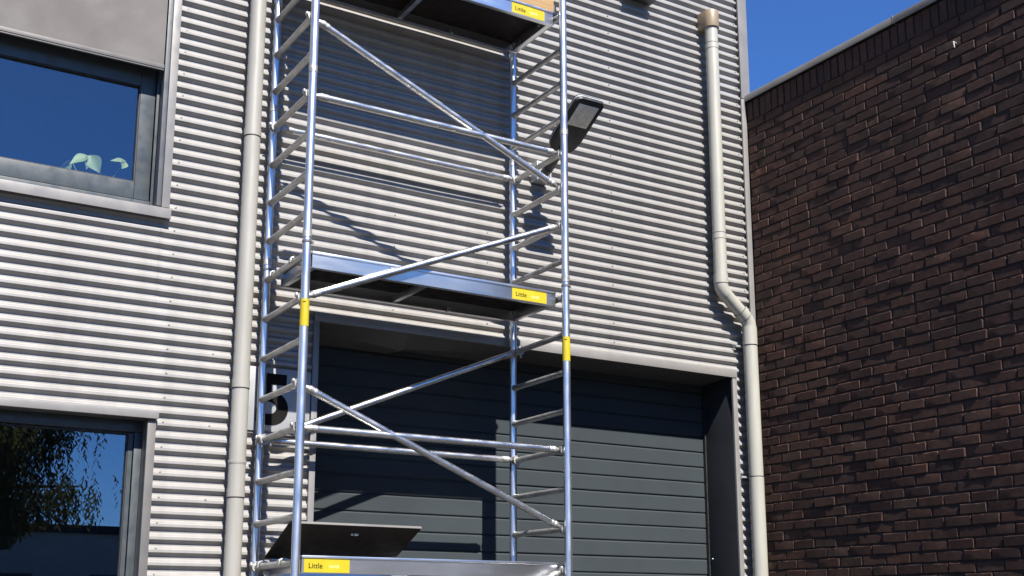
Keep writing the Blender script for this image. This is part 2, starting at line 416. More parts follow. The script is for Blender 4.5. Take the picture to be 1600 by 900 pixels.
# trims round the upper window
obj('side_trim', MB().box(1.829, 1.879, -0.036, -0.0115, 4.128, UZ1 + 0.045), TRIM, wu, 0.002)
obj('head_trim', MB().box(WX0, 1.879, -0.037, -0.0115, UZ1 + 0.046, UZ1 + 0.10), TRIM, wu, 0.002)
sl = MB()
sl.prism([(-0.055, 4.052), (-0.055, 4.118), (0.10, 4.135), (0.10, 4.129), (-0.050, 4.112), (-0.050, 4.052)], WX0, 1.886, lambda u, v, d: (d, u, v))
obj('sill', sl, TRIM, wu, 0.0012)
# screen: fabric, bottom bar, side guide
obj('screen_fabric', MB().box(WX0 + 0.03, 1.795, -0.001, 0.001, 5.087, UZ1), FABRIC, wu)
obj('screen_bottom_bar', MB().box(WX0 + 0.03, 1.797, -0.013, 0.013, 5.060, 5.0865).box(WX0 + 0.03, 1.797, -0.009, 0.009, 5.049, 5.0595), TRIM_DK, wu, 0.002)
obj('screen_guide', MB().box(1.802, 1.8325, -0.010, 0.070, 4.141, UZ1), GUIDE, wu, 0.002)
# trims round the lower window
obj('head_trim', MB().box(WX0, 1.888, -0.050, -0.0115, 2.789, 2.833), TRIM, wl, 0.002)
obj('side_trim', MB().box(1.829, 1.879, -0.034, -0.0115, LZ0 + 0.02, 2.762), TRIM_DK, wl, 0.002)
obj('sill', MB().box(WX0, 1.888, -0.06, 0.099, LZ0 - 0.03, LZ0 + 0.018), TRIM, wl, 0.002)

# ---- roller door in its recess
REC = 0.37
dr = obj('sectional_door', MB().box(DX0 - 0.03, DX1 + 0.03, REC + 0.012, REC + 0.05, 0.0, DZ1), BLACK, bld, label='dark slate sectional door of horizontal ribbed boards')
PZ = 0.1255; zb = 1.959 - 15 * PZ
k = 0
while zb + k * PZ < DZ1 - 0.02:
    a = zb + k * PZ; e = min(a + PZ, DZ1 - 0.005)
    deep = (k % 4 == 0)
    gap = 0.0045 if deep else 0.003
    # a board with chamfered upper lip and a recessed joint below it
    pr = [(0.012, a + gap), (0.002, a + gap + 0.002), (0.0, a + gap + 0.007), (0.0, e - 0.014), (0.0075, e - 0.0045), (0.012, e - 0.0035)]
    mb = MB(); mb.prism([(u, v) for u, v in pr], DX0 - 0.02, DX1 + 0.016, lambda u, v, d: (d, REC + u, v))
    obj('door_board', mb, DOORM, dr, ang=5)
    k += 1
obj('right_jamb', MB().box(DX1 - 0.003, DX1 + 0.015, -0.010, REC - 0.004, 0, DZ1), JAMB, bld, 0.002)
obj('left_jamb', MB().box(DX0 - 0.015, DX0 + 0.003, -0.010, REC - 0.004, 0, DZ1), JAMB, bld, 0.002)
obj('jamb_seal', MB().box(DX1 - 0.016, DX1 - 0.004, REC - 0.03, REC - 0.002, 0, DZ1).box(DX0 + 0.004, DX0 + 0.016, REC - 0.03, REC - 0.002, 0, DZ1), BLACK, bld)
obj('jamb_screw', MB().ball((DX1 - 0.004, REC - 0.06, 2.085), 0.008, 10, 6), LAMPB, bld)
# soffit: two bent flashing panels meeting at a crease
def soffit(x0, x1, za, zb_, zc_):
    mb = MB(); n = 10
    for i in range(n + 1):
        t = i / n; x = x0 + (x1 - x0) * t
        s = za + (zb_ - za) * t
        mb.v += [(x, -0.012, DZ1 - 0.020), (x, 0.16, s), (x, REC - 0.005, zc_), (x, REC - 0.005, zc_ + 0.004), (x, 0.16, s + 0.004), (x, -0.012, DZ1 - 0.016)]
    for i in range(n):
        a = 6 * i
        for j in range(6): mb.f.append((a + j, a + (j + 1) % 6, a + 6 + (j + 1) % 6, a + 6 + j))
    mb.f.append(tuple(range(6))); mb.f.append(tuple(6 * n + j for j in reversed(range(6))))
    return obj('soffit_panel', mb, TRIM_DK, bld, ang=12)
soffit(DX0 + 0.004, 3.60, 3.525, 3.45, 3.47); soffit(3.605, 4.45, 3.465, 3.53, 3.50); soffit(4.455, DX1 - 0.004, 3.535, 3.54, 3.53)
lt = MB()
lt.prism([(-0.040, 3.532), (-0.040, 3.584), (-0.034, 3.597), (-0.0115, 3.600), (-0.0115, 3.532)], DX0 - 0.02, 6.548, lambda u, v, d: (d, u, v))
obj('lintel_trim', lt, TRIM, bld, 0.0015)
obj('door_side_trim', MB().box(6.504, 6.548, -0.034, -0.0115, 0, 3.531), TRIM, bld, 0.002)
obj('door_side_trim', MB().box(2.868, 2.908, -0.034, -0.0115, 0, 3.531), TRIM, bld, 0.002)

# ================================================================== BRICK BUILDING
BX = 6.796; BTOP = 6.0
bb = empty('brick_building', (BX + 0.5, -2.0, 0), 'dark brown brick side wall with grey metal coping', 'building')
YE = -4.6
obj('mortar_wall', MB().box(BX + 0.0085, BX + 0.35, YE, 6.0, 0, BTOP), MORT, bb)
CH, BLN, BHT, JT = 0.0768, 0.2085, 0.0645, 0.0118
def brick_mesh(length, height, seed, along_z=False):
    rnd = random.Random(seed)
    nx, nz = 6, 3
    L2, H2 = length / 2, height / 2
    bm = bmesh.new()
    us = [-1, -0.965, -0.42, 0.08, 0.55, 0.965, 1]; vs = [-1, -0.88, 0.86, 1]
    grid = []
    tilt_u, tilt_v = rnd.uniform(-0.0006, 0.0006), rnd.uniform(-0.0005, 0.0005)
    for j, v in enumerate(vs):
        row = []
        for i, u in enumerate(us):
            edge = (i in (0, len(us) - 1)) + (j in (0, len(vs) - 1))
            x = 0.0 + tilt_u * u + tilt_v * v + rnd.uniform(-0.0009, 0.0009)
            if edge: x += 0.0026 + rnd.uniform(-0.0010, 0.0026)
            if edge == 2: x += 0.0015
            uu = u * L2 + (rnd.uniform(-0.0038, 0.0030)); vv = v * H2 + rnd.uniform(-0.0028, 0.0020)
            if edge == 2: uu -= math.copysign(rnd.uniform(0.0005, 0.0055), u); vv -= math.copysign(rnd.uniform(0.0, 0.0028), v)
            row.append(bm.verts.new((x, uu, vv)))
        grid.append(row)
    for j in range(len(vs) - 1):
        for i in range(len(us) - 1):
            bm.faces.new((grid[j][i], grid[j + 1][i], grid[j + 1][i + 1], grid[j][i + 1]))
    # skirt back to the mortar
    loop = grid[0] + [r[-1] for r in grid[1:]] + grid[-1][-2::-1] + [r[0] for r in grid[-2:0:-1]]
    back = [bm.verts.new((0.03, v.co.y, v.co.z)) for v in loop]
    for i in range(len(loop)):
        j = (i + 1) % len(loop)
        bm.faces.new((loop[i], loop[j], back[j], back[i]))
    if along_z:
        for v in bm.verts: v.co.y, v.co.z = v.co.z, v.co.y
    bmesh.ops.recalc_face_normals(bm, faces=bm.faces)
    me = bpy.data.meshes.new('brick'); bm.to_mesh(me); bm.free()
    # make sure the exposed face looks to -X
    s_ = sum(p.normal.x * p.area for p in me.polygons)
    if s_ > 0: me.flip_normals()
    finish(me, 20)
    me.materials.append(BRICK_O)
    return me
FULL = [brick_mesh(BLN, BHT, 100 + i) for i in range(12)]
HALF = [brick_mesh(0.0985, BHT, 200 + i) for i in range(4)]
SOLD = [brick_mesh(0.172, 0.063, 300 + i, True) for i in range(5)]
spots = []                                              # (distance rank, mesh, y, z)
rb = random.Random(5)
zc0 = BTOP - 0.178 - CH / 2
row = 0
while zc0 - row * CH > 0.04:
    z = zc0 - row * CH
    half = (row % 2) * 0.5 + rb.uniform(-0.07, 0.07)
    y = -0.045 - (half % 1.0) * (BLN + JT) + 0.02
    gapn = (half % 1.0) * (BLN + JT) - JT - 0.02 + 0.009   # cut piece against the corner trim
    if gapn > 0.02: spots.append((None, -0.036 - gapn / 2, z, gapn))
    while y - BLN > YE:
        if rb.random() < 0.012:
            spots.append((rb.choice(HALF), y - 0.0985 / 2, z, 0)); y -= 0.0985 + JT
        else:
            spots.append((rb.choice(FULL), y - BLN / 2, z, 0)); y -= BLN + JT
    row += 1
first_y = -0.035
y = first_y - 0.032
while y > YE:
    spots.append((rb.choice(SOLD), y, BTOP - 0.089, 0)); y -= 0.0752
cp = Vector((0, -7.2, 1.6))
def size_px(s):
    p_ = Vector((BX, s[1], s[2])) - cp
    d = p_.dot(FWD); sx = 800 + 1860 * p_.dot(RGT) / d; sy = 574 - 1860 * p_.dot(UPV) / d
    vis = (-20 < sx < 1620) and (-15 < sy < 915)
    return (not vis, d)
spots.sort(key=size_px)
bo = WL[bb.name]
for me, y, z, cut in spots[:300]:
    if me is None: me = brick_mesh(cut, BHT, int(z * 977))
    o = bpy.data.objects.new('brick', me); col.objects.link(o); o.parent = bb
    o.location = (BX - bo.x + rb.gauss(0, 0.0021), y - bo.y + rb.uniform(-0.002, 0.002), z - bo.z + rb.uniform(-0.002, 0.002))
    o.rotation_euler = (rb.gauss(0, 0.008), rb.gauss(0, 0.009), rb.gauss(0, 0.006))
rest = spots[300:]
V, F_, RN = [], [], []
for me, y, z, cut in rest:
    if me is None: me = brick_mesh(cut, BHT, int(z * 977))
    n0 = len(V); ox = BX + rb.gauss(0, 0.0021); a = rb.gauss(0, 0.006); ay = rb.gauss(0, 0.009); q = rb.random()
    yy = y + rb.uniform(-0.002, 0.002); zz = z + rb.uniform(-0.002, 0.002)
    for v in me.vertices:
        V.append((ox - bo.x + v.co.x - a * v.co.y + ay * v.co.z, yy - bo.y + v.co.y, zz - bo.z + v.co.z))
    for p_ in me.polygons:
        F_.append(tuple(n0 + i for i in p_.vertices)); RN.append(q)
me = bpy.data.meshes.new('brick_courses'); me.from_pydata(V, [], F_)
at = me.attributes.new('rnd', 'FLOAT', 'FACE'); at.data.foreach_set('value', RN)
finish(me, 20); me.materials.append(BRICK_S)
o = bpy.data.objects.new('brick_courses', me); col.objects.link(o); o.parent = bb; o['kind'] = 'stuff'
# coping: folded metal with a drip lip, in lengths
for (y0, y1) in ((6.0, -1.66), (-1.664, -3.2), (-3.204, YE - 0.02)):
    mb = MB()
    mb.prism([(BX - 0.026, 6.004), (BX - 0.026, 6.058), (BX - 0.022, 6.064), (BX + 0.38, 6.075), (BX + 0.38, 6.0), (BX + 0.36, 6.0), (BX + 0.36, 6.03), (BX - 0.020, 6.03), (BX - 0.020, 6.004)], y0, y1, lambda u, v, d: (u, d, v))
    obj('coping', mb, COPE, bb, 0.0012)
obj('coping_joint', MB().box(BX - 0.0275, BX + 0.1, -1.668, -1.656, 6.006, 6.068), COPE, bb, 0.001)
# rear of the brick building
obj('rear_wall', MB().box(BX + 0.36, 16, YE, YE + 0.3, 0, BTOP).box(BX + 0.36, 16, -0.335, -0.035, 0, BTOP), MORT, bb)
obj('flat_roof', MB().box(BX + 0.351, 16, YE, -0.036, BTOP - 0.25, BTOP - 0.02), ROOFM, bb)
hk = obj('wall_hook', MB().chain([(BX + 0.005, -2.185, 5.62), (BX - 0.03, -2.185, 5.625), (BX - 0.036, -2.19, 5.615), (BX - 0.034, -2.193, 5.575)], [0.005, 0.005, 0.005, 0.004], 8), LAMPB)
tag(hk, 'small bent metal hook high on the brick wall', 'hook')
WL[hk.name] = Vector((0, 0, 0))

# ================================================================== DRAINPIPES
def pipe_thing(loc, label):
    return empty('drainpipe', loc, label, 'drainpipe', 'drainpipes on the metal front')
pl = pipe_thing((2.371, -0.09, 0), 'straight cream grey drainpipe left of the scaffold')
X, Y, R0 = 2.371, -0.092, 0.0525
cuts = [0.1, 2.335, 2.545, 3.015, 4.688, 7.4, TOPZ - 0.05]
for i in range(len(cuts) - 1):
    a, e = cuts[i], cuts[i + 1]
    mb = MB(); mb.tube((X, Y, a), (X, Y, e), R0, 40)
    sct = obj('pipe_length', mb, PVC_GR, pl)
    if i < len(cuts) - 2:
        c = MB(); c.ring((X, Y, e + 0.003), (X, Y, e + (0.055 if i != 1 else 0.02)), R0 + (0.0032 if i != 1 else 0.004), R0 - 0.002, 40)
        obj('socket', c, PVC_GR, pl)
        obj('joint_seal', MB().ring((X, Y, e - 0.003), (X, Y, e + 0.003), R0 + 0.0022, R0 - 0.003, 40), BLACK if i != 1 else PVC, pl)
for z in (1.0, 2.30, 3.9, 5.7, 7.0):
    obj('wall_bracket', MB().box(X - 0.012, X + 0.012, Y + R0 - 0.004, -0.006, z - 0.012, z + 0.012), TRIM_DK, pl)
pr_ = pipe_thing((6.64, -0.1, 0), 'cream drainpipe with offset bend and tan cap beside the brick wall')
R1 = 0.0545; Y = -0.108
xa, xb = 6.352, 6.642
top = [(xa, Y, 6.56), (xa, Y, 6.40), (xa, Y, 4.712), (xa, Y, 4.34)]
for a, e in ((6.60, 6.405), (6.405, 4.712), (4.712, 4.30)):
    obj('pipe_length', MB().tube((xa, Y, a), (xa, Y, e), R1, 40), PVC, pr_)
for z in (6.405, 4.712):
    obj('socket', MB().ring((xa, Y, z - 0.05), (xa, Y, z - 0.003), R1 + 0.003, R1 - 0.002, 40), PVC, pr_)
    obj('joint_seal', MB().ring((xa, Y, z - 0.003), (xa, Y, z + 0.003), R1 + 0.002, R1 - 0.003, 40), BLACK, pr_)
obj('socket', MB().ring((xa, Y, 4.285), (xa, Y, 4.36), R1 + 0.0045, R1 - 0.002, 40), PVC, pr_)
obj('joint_seal', MB().ring((xa, Y, 4.281), (xa, Y, 4.285), R1 + 0.0050, R1 - 0.003, 40), TRIM_DK, pr_)
def sweep(pts, r, n=32):
    mb = MB(); up = Vector((0, 1, 0))
    for i, p_ in enumerate(pts):
        d = (pts[min(i + 1, len(pts) - 1)] - pts[max(i - 1, 0)]).normalized()
        w = d.cross(up).normalized()
        for k in range(n):
            t = 2 * PI * k / n
            mb.v.append(tuple(p_ + (up * math.cos(t) + w * math.sin(t)) * r))
    for i in range(len(pts) - 1):
        for k in range(n):
            j = (k + 1) % n
            mb.f.append((i * n + k, i * n + j, (i + 1) * n + j, (i + 1) * n + k))
    mb.f.append(tuple(range(n))); mb.f.append(tuple((len(pts) - 1) * n + k for k in reversed(range(n))))
    return mb
dd = Vector((xb - xa, 0, -0.235)).normalized()
c1 = Vector((xa, Y, 4.235)); c2 = Vector((xb, Y, 4.0))
dn = Vector((0, 0, -1))
p0 = c1 - dn * 0.06; p1 = c1 + dd * 0.06
arc1 = [p0 + dn * 0.0] + [(1 - s) ** 2 * p0 + 2 * s * (1 - s) * c1 + s * s * p1 for s in [i / 7 for i in range(1, 8)]]
obj('elbow', sweep(arc1, R1 + 0.002), PVC, pr_)
obj('pipe_length', MB().tube(c1 + dd * 0.06, c2 - dd * 0.05, R1, 40), PVC, pr_)
obj('socket', MB().ring(c2 - dd * 0.125, c2 - dd * 0.055, R1 + 0.004, R1 - 0.002, 40), PVC, pr_)
obj('joint_seal', MB().ring(c2 - dd * 0.055, c2 - dd * 0.050, R1 + 0.0048, R1 - 0.003, 40), TRIM_DK, pr_)
obj('joint_seal', MB().ring(c2 - dd * 0.130, c2 - dd * 0.125, R1 + 0.0048, R1 - 0.003, 40), TRIM_DK, pr_)
p0 = c2 - dd * 0.06; p1 = c2 + dn * 0.06
arc2 = [(1 - s) ** 2 * p0 + 2 * s * (1 - s) * c2 + s * s * p1 for s in [i / 7 for i in range(8)]]
obj('elbow', sweep(arc2, R1 + 0.002), PVC, pr_)
R2 = 0.058
obj('pipe_length', MB().tube((xb, Y, 3.95), (xb, Y, 3.80), R2 + 0.002, 40), PVC, pr_)
obj('pipe_length', MB().tube((xb, Y, 3.80), (xb + 0.004, Y, 2.722), R2, 40), PVC, pr_)
obj('pipe_length', MB().tube((xb + 0.004, Y, 2.722), (xb + 0.008, Y, 0.05), R2 + 0.002, 40), PVC, pr_)
for z, xo in ((3.80, 0), (2.722, 0.004)):
    obj('joint_seal', MB().ring((xb + xo, Y, z - 0.003), (xb + xo, Y, z + 0.003), R2 + 0.0035, R2 - 0.003, 40), BLACK, pr_)
    obj('wall_bracket', MB().box(xb - 0.10, xb + 0.02, -0.05, -0.006, z - 0.007, z + 0.007), LAMPB, pr_)
# tan cap: a rounded front running back to the wall
mb = MB(); poly = [(6.352 + 0.068, -0.012)]
for i in range(19):
    t = -PI / 2 + PI * i / 18
    poly.append((6.352 + 0.068 * math.cos(t - PI / 2 + PI / 2) if False else 6.352 + 0.068 * math.cos(-PI * i / 18), -0.108 + 0.068 * math.sin(-PI * i / 18)))
poly.append((6.352 - 0.068, -0.012))
mb.prism(poly, 6.548, 6.70, lambda u, v, d: (u, v, d))
obj('cap', mb, TAN, pr_, 0.003)

# ================================================================== HOUSE NUMBER
sg = empty('number_sign', (2.65, -0.02, 2.77), 'grey square sign with black number five behind scaffold rungs', 'sign')
obj('plate', MB().box(2.440, 2.862, -0.022, -0.0115, 2.772, 3.184), SIGN, sg, 0.002)
obj('numeral', text_mb('5', 0.440, lambda u, v, d: (2.492 + u * 1.06, -0.0235 - d, 2.832 + v), 0.0012, 0.016), INK, sg, fix=True)

# ================================================================== WALL LAMP
la = empty('street_lamp', (4.64, -0.02, 4.8), 'charcoal lamp head with cream lens tilted out from the wall', 'lamp')
obj('wall_bracket', MB().box(4.575, 4.705, -0.105, -0.010, 4.835, 4.985), LAMPB, la, 0.006)
fb = MB()
for i in range(4): fb.box(4.585 + i * 0.032, 4.599 + i * 0.032, -0.118, -0.1055, 4.845, 4.975)
obj('bracket_fins', fb, LAMPB, la, 0.001)
A0 = Vector((4.59, -0.375, 4.965)); A1 = Vector((4.59, -0.800, 5.207))
ax = (A1 - A0).normalized(); nrm = Vector((1, 0, 0)).cross(ax).normalized()
if nrm.z < 0: nrm = -nrm
LN = (A1 - A0).length
obj('arm', MB().chain([(4.635, -0.10, 4.885), (4.62, -0.20, 4.905), tuple(A0 + ax * 0.05 + nrm * 0.008)], [0.036, 0.038, 0.040], 18), LAMPM, la)
out = []
def o_(u, v): out.append((u, v))
hw = 0.121
for i in range(9):
    t = PI + PI * i / 8 * 0.5; o_(-hw + 0.045 + 0.045 * math.cos(PI - 0 - (PI / 2) * i / 8) * 1.0, LN - 0.045 + 0.045 * math.sin((PI / 2) * i / 8))
for i in range(9):
    o_(hw - 0.045 + 0.045 * math.sin((PI / 2) * i / 8), LN - 0.045 + 0.045 * math.cos((PI / 2) * i / 8))
for u, v in ((hw, 0.14), (hw - 0.006, 0.075), (hw - 0.026, 0.030), (hw - 0.060, 0.004), (0.030, -0.008), (-0.030, -0.008), (-hw + 0.060, 0.004), (-hw + 0.026, 0.030), (-hw + 0.006, 0.075), (-hw, 0.14)): o_(u, v)
fnl = lambda u, v, d: A0 + Vector((1, 0, 0)) * u + ax * v + nrm * d
obj('housing', MB().prism(out, -0.016, 0.034, fnl), LAMPM, la, 0.009)
obj('rim', MB().prism([(u * 1.03, 0.18 + (v - 0.18) * 1.015) for u, v in out], 0.004, 0.016, fnl), LAMPB, la, 0.003)
lens = obj('lens', MB().prism([(-0.084, LN - 0.045), (0.084, LN - 0.045), (0.084, LN - 0.235), (-0.084, LN - 0.235)], -0.0215, -0.0165, fnl), LED, la, 0.002)
ld = MB()
for i in range(5):
    for j in range(5):
        u = -0.064 + i * 0.032; v = LN - 0.066 - j * 0.037
        c = fnl(u, v, -0.0215); ld.tube(c, c - nrm * 0.004, 0.010, 10, 0.006)
obj('led_optics', ld, LED, lens)

# ================================================================== CAMERA BOX near the top edge
cb = empty('flood_light', (5.6, -0.02, 6.6), 'black box fixed high on the metal wall near the tan pipe cap', 'wall box')
obj('housing', MB().box(5.47, 5.755, -0.115, -0.03, 6.625, 6.83), LAMPM, cb, 0.008)
obj('bracket', MB().box(5.57, 5.66, -0.029, -0.008, 6.66, 6.79), LAMPM, cb, 0.002)

# ================================================================== SCAFFOLD
XL, XR, YF, YB = 2.506, 4.363, -0.779, -0.101
Z0, PT = 5.5475, 0.2593
ZR = lambda i: Z0 - i * PT
RU, RR, RBR = 0.0255, 0.0195, 0.0215
scf = empty('scaffold_tower', ((XL + XR) / 2, (YF + YB) / 2, 0), 'aluminium rolling scaffold tower with rungs and braces standing before the metal front', 'scaffold')
joints = [0.24, 1.775, 3.835, 4.893, 7.15]
for (x, y) in ((XL, YF), (XR, YF), (XL, YB), (XR, YB)):
    for i in range(len(joints) - 1):
        a, e = joints[i], joints[i + 1]
        u = obj('upright', MB().tube((x, y, a + (0.002 if i else 0)), (x, y, e), RU, 28), ALU, scf)
        if i:
            obj('collar', MB().ring((x, y, a), (x, y, a + 0.042), RU + 0.003, RU - 0.002, 28), ALU_R, u)
            if i == 2:
                obj('locking_clip', MB().ring((x, y, a - 0.034), (x, y, a - 0.022), RU + 0.004, RU - 0.002, 28).box(x + RU - 0.002, x + RU + 0.016, y - 0.005, y + 0.005, a - 0.036, a - 0.020), TRIM_DK, u)
        if i == 1 and y == YF:
            st = obj('sticker', MB().ring((x, y, 3.287), (x, y, 3.452), RU + 0.0012, RU - 0.0012, 32), YEL, u)
            mk = MB()
            for q in range(5):
                t = math.atan2(-7.2 - y, 0 - x) - 0.35 + q * 0.13
                cx, cy = x + (RU + 0.0014) * math.cos(t), y + (RU + 0.0014) * math.sin(t)
                mk.ball((cx, cy, 3.431 + (q % 2) * 0.001), 0.0024, 8, 6, (1, 1, 1.1))
            obj('print', mk, INK, st)
    # castor
    c = obj('castor_stem', MB().tube((x, y, 0.13), (x, y, 0.30), 0.02, 18), ALU_R, scf)
    obj('wheel', MB().tube((x + 0.03, y - 0.02, 0.075), (x + 0.03, y + 0.02, 0.075), 0.075, 28), TYRE, c)
    obj('fork', MB().box(x - 0.02, x + 0.05, y - 0.032, y - 0.024, 0.06, 0.15).box(x - 0.02, x + 0.05, y + 0.024, y + 0.032, 0.06, 0.15).box(x - 0.03, x + 0.05, y - 0.033, y + 0.033, 0.151, 0.16), ALU_R, c)
# rungs: flared ends, ribbed tube
rung_me = None
for x in (XL, XR):
    for i in range(-5, 20):
        z = ZR(i)
        mb = MB()
        mb.chain([(x, YF + RU - 0.004, z), (x, YF + 0.045, z), (x, YF + 0.085, z), (x, YB - 0.085, z), (x, YB - 0.045, z), (x, YB - RU + 0.004, z)], [0.0245, 0.0225, RR, RR, 0.0225, 0.0245], 18)
        obj('rung', mb, ALU_R, scf)
def brace(xa, za, xb_, zb_, y):
    a = Vector((xa, y, za)); b = Vector((xb_, y, zb_)); d = (b - a).normalized()
    a2 = a + d * 0.052; b2 = b - d * 0.052
    br = obj('brace', MB().tube(a2 + d * 0.03, b2 - d * 0.03, RBR, 24), ALU_B, scf)
    for (p_, q, s) in ((a, a2, 1), (b, b2, -1)):
        hk_ = MB()
        hk_.chain([q - d * 0.01 * s, q + d * 0.012 * s, q + d * 0.02 * s, q + d * 0.034 * s, q + d * 0.037 * s, q + d * 0.05 * s, q + d * 0.053 * s, q + d * 0.065 * s],
                  [0.013, 0.019, 0.0238, 0.0238, 0.0222, 0.0222, 0.0238, 0.0228], 20)
        hk_.ring((p_.x, y - 0.016, p_.z), (p_.x, y + 0.016, p_.z), 0.033, 0.0215, 20)
        hk_.ball((p_.x - 0.036 * s, y, p_.z + 0.012), 0.0145, 12, 8, (0.8, 1, 1.15))
        hk_.tube((p_.x - 0.012 * s, y, p_.z - 0.03), (p_.x - 0.012 * s, y, p_.z - 0.05), 0.007, 10)
        obj('claw', hk_, ALU_R, br)
    return br
yf, yb_ = YF + 0.045, YB - 0.045
for (i0, i1, y) in ((1, 4, yf), (8, 5, yf), (10, 13, yf), (14, 17, None), (3, 3, yf), (3, 3, yb_), (11, 11, yf), (11, 11, yb_), (11, 8, yb_ - 0.040), (-3, -3, yf), (-5, -5, yf), (-3, -3, yb_), (-5, -5, yb_), (18, 18, yf), (18, 18, yb_)):
    if y is None:
        brace(XL, ZR(17), XR, ZR(14), yf); brace(XL, ZR(14), XR, ZR(17), yb_)
    else:
        brace(XL, ZR(i0), XR, ZR(i1), y)

# ---- platforms resting on the rungs
def platform(i, label, hatch=False, sticker='right', toe=False):
    zr = ZR(i)
    t = empty('scaffold_platform', ((XL + XR) / 2, (YF + YB) / 2, zr - 0.07), label, 'platform', 'platforms in the scaffold tower')
    x0, x1 = XL + 0.068, XR - 0.032
    y0, y1 = YF + 0.076, YB - 0.076
    zb_, zt = zr - 0.054, zr + 0.047
    # long C-section rails with an upper lip and a lower flange
    for s in (0, 1):
        yo = y0 if s == 0 else y1; d = 1 if s == 0 else -1
        pf = [(0, zb_), (0, zt - 0.017), (-0.007, zt - 0.014), (-0.007, zt), (0.036, zt), (0.036, zt - 0.006), (0.006, zt - 0.006), (0.006, zb_ + 0.006), (0.034, zb_ + 0.006), (0.034, zb_)]
        mb = MB(); mb.prism([(yo + d * u, v) for u, v in pf], x0, x1, lambda u, v, q: (q, u, v))
        obj('side_rail', mb, ALU_D, t, 0.0012)
    for x in (x0 + 0.001, x1 - 0.036):
        obj('end_rail', MB().box(x, x + 0.035, y0 + 0.0365, y1 - 0.0365, zb_ + 0.004, zt - 0.022), ALU_D, t, 0.002)
    for fr in ((0.5,) if hatch else (0.45,)):
        x = x0 + (x1 - x0) * fr
        obj('cross_bar', MB().box(x - 0.017, x + 0.017, y0 + 0.0065, y1 - 0.0065, zb_ + 0.0065, zb_ + 0.045), ALU_D, t, 0.002)
    hx = x0 + (x1 - x0) * 0.5
    dk = MB()
    if hatch:
        dk.box(hx, x1 - 0.002, y0 + 0.007, y1 - 0.007, zt - 0.021, zt - 0.0065)
    else:
        dk.box(x0 + 0.002, x1 - 0.002, y0 + 0.007, y1 - 0.007, zt - 0.021, zt - 0.0065)
    obj('deck', dk, PLY, t)
    if hatch:
        # trapdoor hinged at the back and propped open
        h0 = Vector((0, y1 - 0.030, zt + 0.0)); h1 = Vector((0, -0.640, 2.150))
        dv = (h1 - h0); nn = Vector((0, -dv.z, dv.y)).normalized()
        if nn.z < 0: nn = -nn
        hb = MB(); hb.prism([(2.530, 0.0), (3.385, 0.0), (3.372, 1.0), (2.520, 1.0)], 0.0, 0.012, lambda u, v, d: Vector((u, 0, 0)) + h0 + dv * v + nn * d)
        h = obj('trapdoor', hb, PLY, t, 0.002)
        lat = MB(); c = h0 + dv * 0.80
        for (dx, r) in ((-0.018, 0.010), (0.004, 0.014), (0.016, 0.011)):
            lat.ball((2.965 + dx, c.y - nn.y * 0.006, c.z - nn.z * 0.008), r, 10, 7, (1, 0.6, 0.8))
        obj('latch', lat, ALU_R, h)
        eg = MB(); eg.prism([(2.521, 0.994), (3.371, 0.994), (3.371, 1.006), (2.521, 1.006)], -0.001, 0.013, lambda u, v, d: Vector((u, 0, 0)) + h0 + dv * v + nn * d)
        obj('edge_strip', eg, TRIM_DK, h)
    else:
        lat = MB().box(3.755, 3.785, y1 - 0.05, y1 - 0.038, zb_ - 0.004, zb_ + 0.025).ball((3.77, y1 - 0.055, zb_ + 0.0), 0.008, 8, 6).ball((3.745, y1 - 0.055, zb_ - 0.012), 0.006, 8, 6)
        obj('latch', lat, ALU_R, t)
        obj('deck_seam', MB().box(hx - 0.0, hx + 0.003, y0 + 0.04, y1 - 0.04, zt - 0.0225, zt - 0.0212), BLACK, t)
    # hooks over the rungs
    for (xr, s) in ((XL, 1), (XR, -1)):
        for yy in (-0.575, -0.225):
            hk_ = MB()
            pts = [(0.075, -0.012), (0.075, 0.012), (0.030, 0.031), (-0.004, 0.036), (-0.026, 0.024), (-0.031, -0.008), (-0.023, -0.008), (-0.020, 0.018), (0.0, 0.0255), (0.022, 0.020), (0.027, -0.012)]
            hk_.prism([(xr + s * u, zr + v) for u, v in pts], yy - 0.017, yy + 0.017, lambda u, v, d: (u, d, v))
            obj('hook', hk_, ALU_R, t, 0.0015)
    # yellow sticker on the front rail
    sx0 = 2.588 if sticker == 'left' else 3.986
    sw = 0.282 if sticker == 'left' else 0.272
    zs0, zs1 = zb_ + 0.006, zt - 0.018
    s = obj('sticker', MB().box(sx0, sx0 + sw, y0 - 0.0012, y0 - 0.0003, zs0, zs1), YEL, t)
    hgt = zs1 - zs0
    obj('lettering', text_mb('Little', hgt * 0.56, lambda u, v, d: (sx0 + 0.026 + u * 0.98, y0 - 0.0016 - d, zs0 + hgt * 0.30 + v), 0.0002, 0.0004), INK, s)
    pb = MB(); rp = random.Random(3)
    for q in range(5):
        xx = sx0 + sw * 0.55 + q * 0.0125
        pb.box(xx, xx + rp.uniform(0.006, 0.010), y0 - 0.0018, y0 - 0.0013, zs0 + hgt * rp.uniform(0.30, 0.36), zs0 + hgt * rp.uniform(0.50, 0.60))
    obj('faded_print', pb, PALE, s)
    if toe:
        obj('toe_board', MB().box(x0 + 0.01, x1 + 0.012, y0 + 0.006, y0 + 0.030, zt + 0.003, zt + 0.155).box(x0 + 0.01, x1 + 0.012, y1 - 0.030, y1 - 0.006, zt + 0.003, zt + 0.155), WOOD, t, 0.002)
        obj('toe_board_clip', MB().box(x1 + 0.013, x1 + 0.028, y0 - 0.004, y0 + 0.04, zt - 0.02, zt + 0.06), ALU_R, t, 0.003)
    return t
platform(-1, 'topmost scaffold platform seen from below with pine toe board', toe=True)
platform(7, 'middle scaffold platform with yellow sticker at its right end')
platform(14, 'lowest scaffold platform with dark trapdoor propped open', hatch=True, sticker='left')

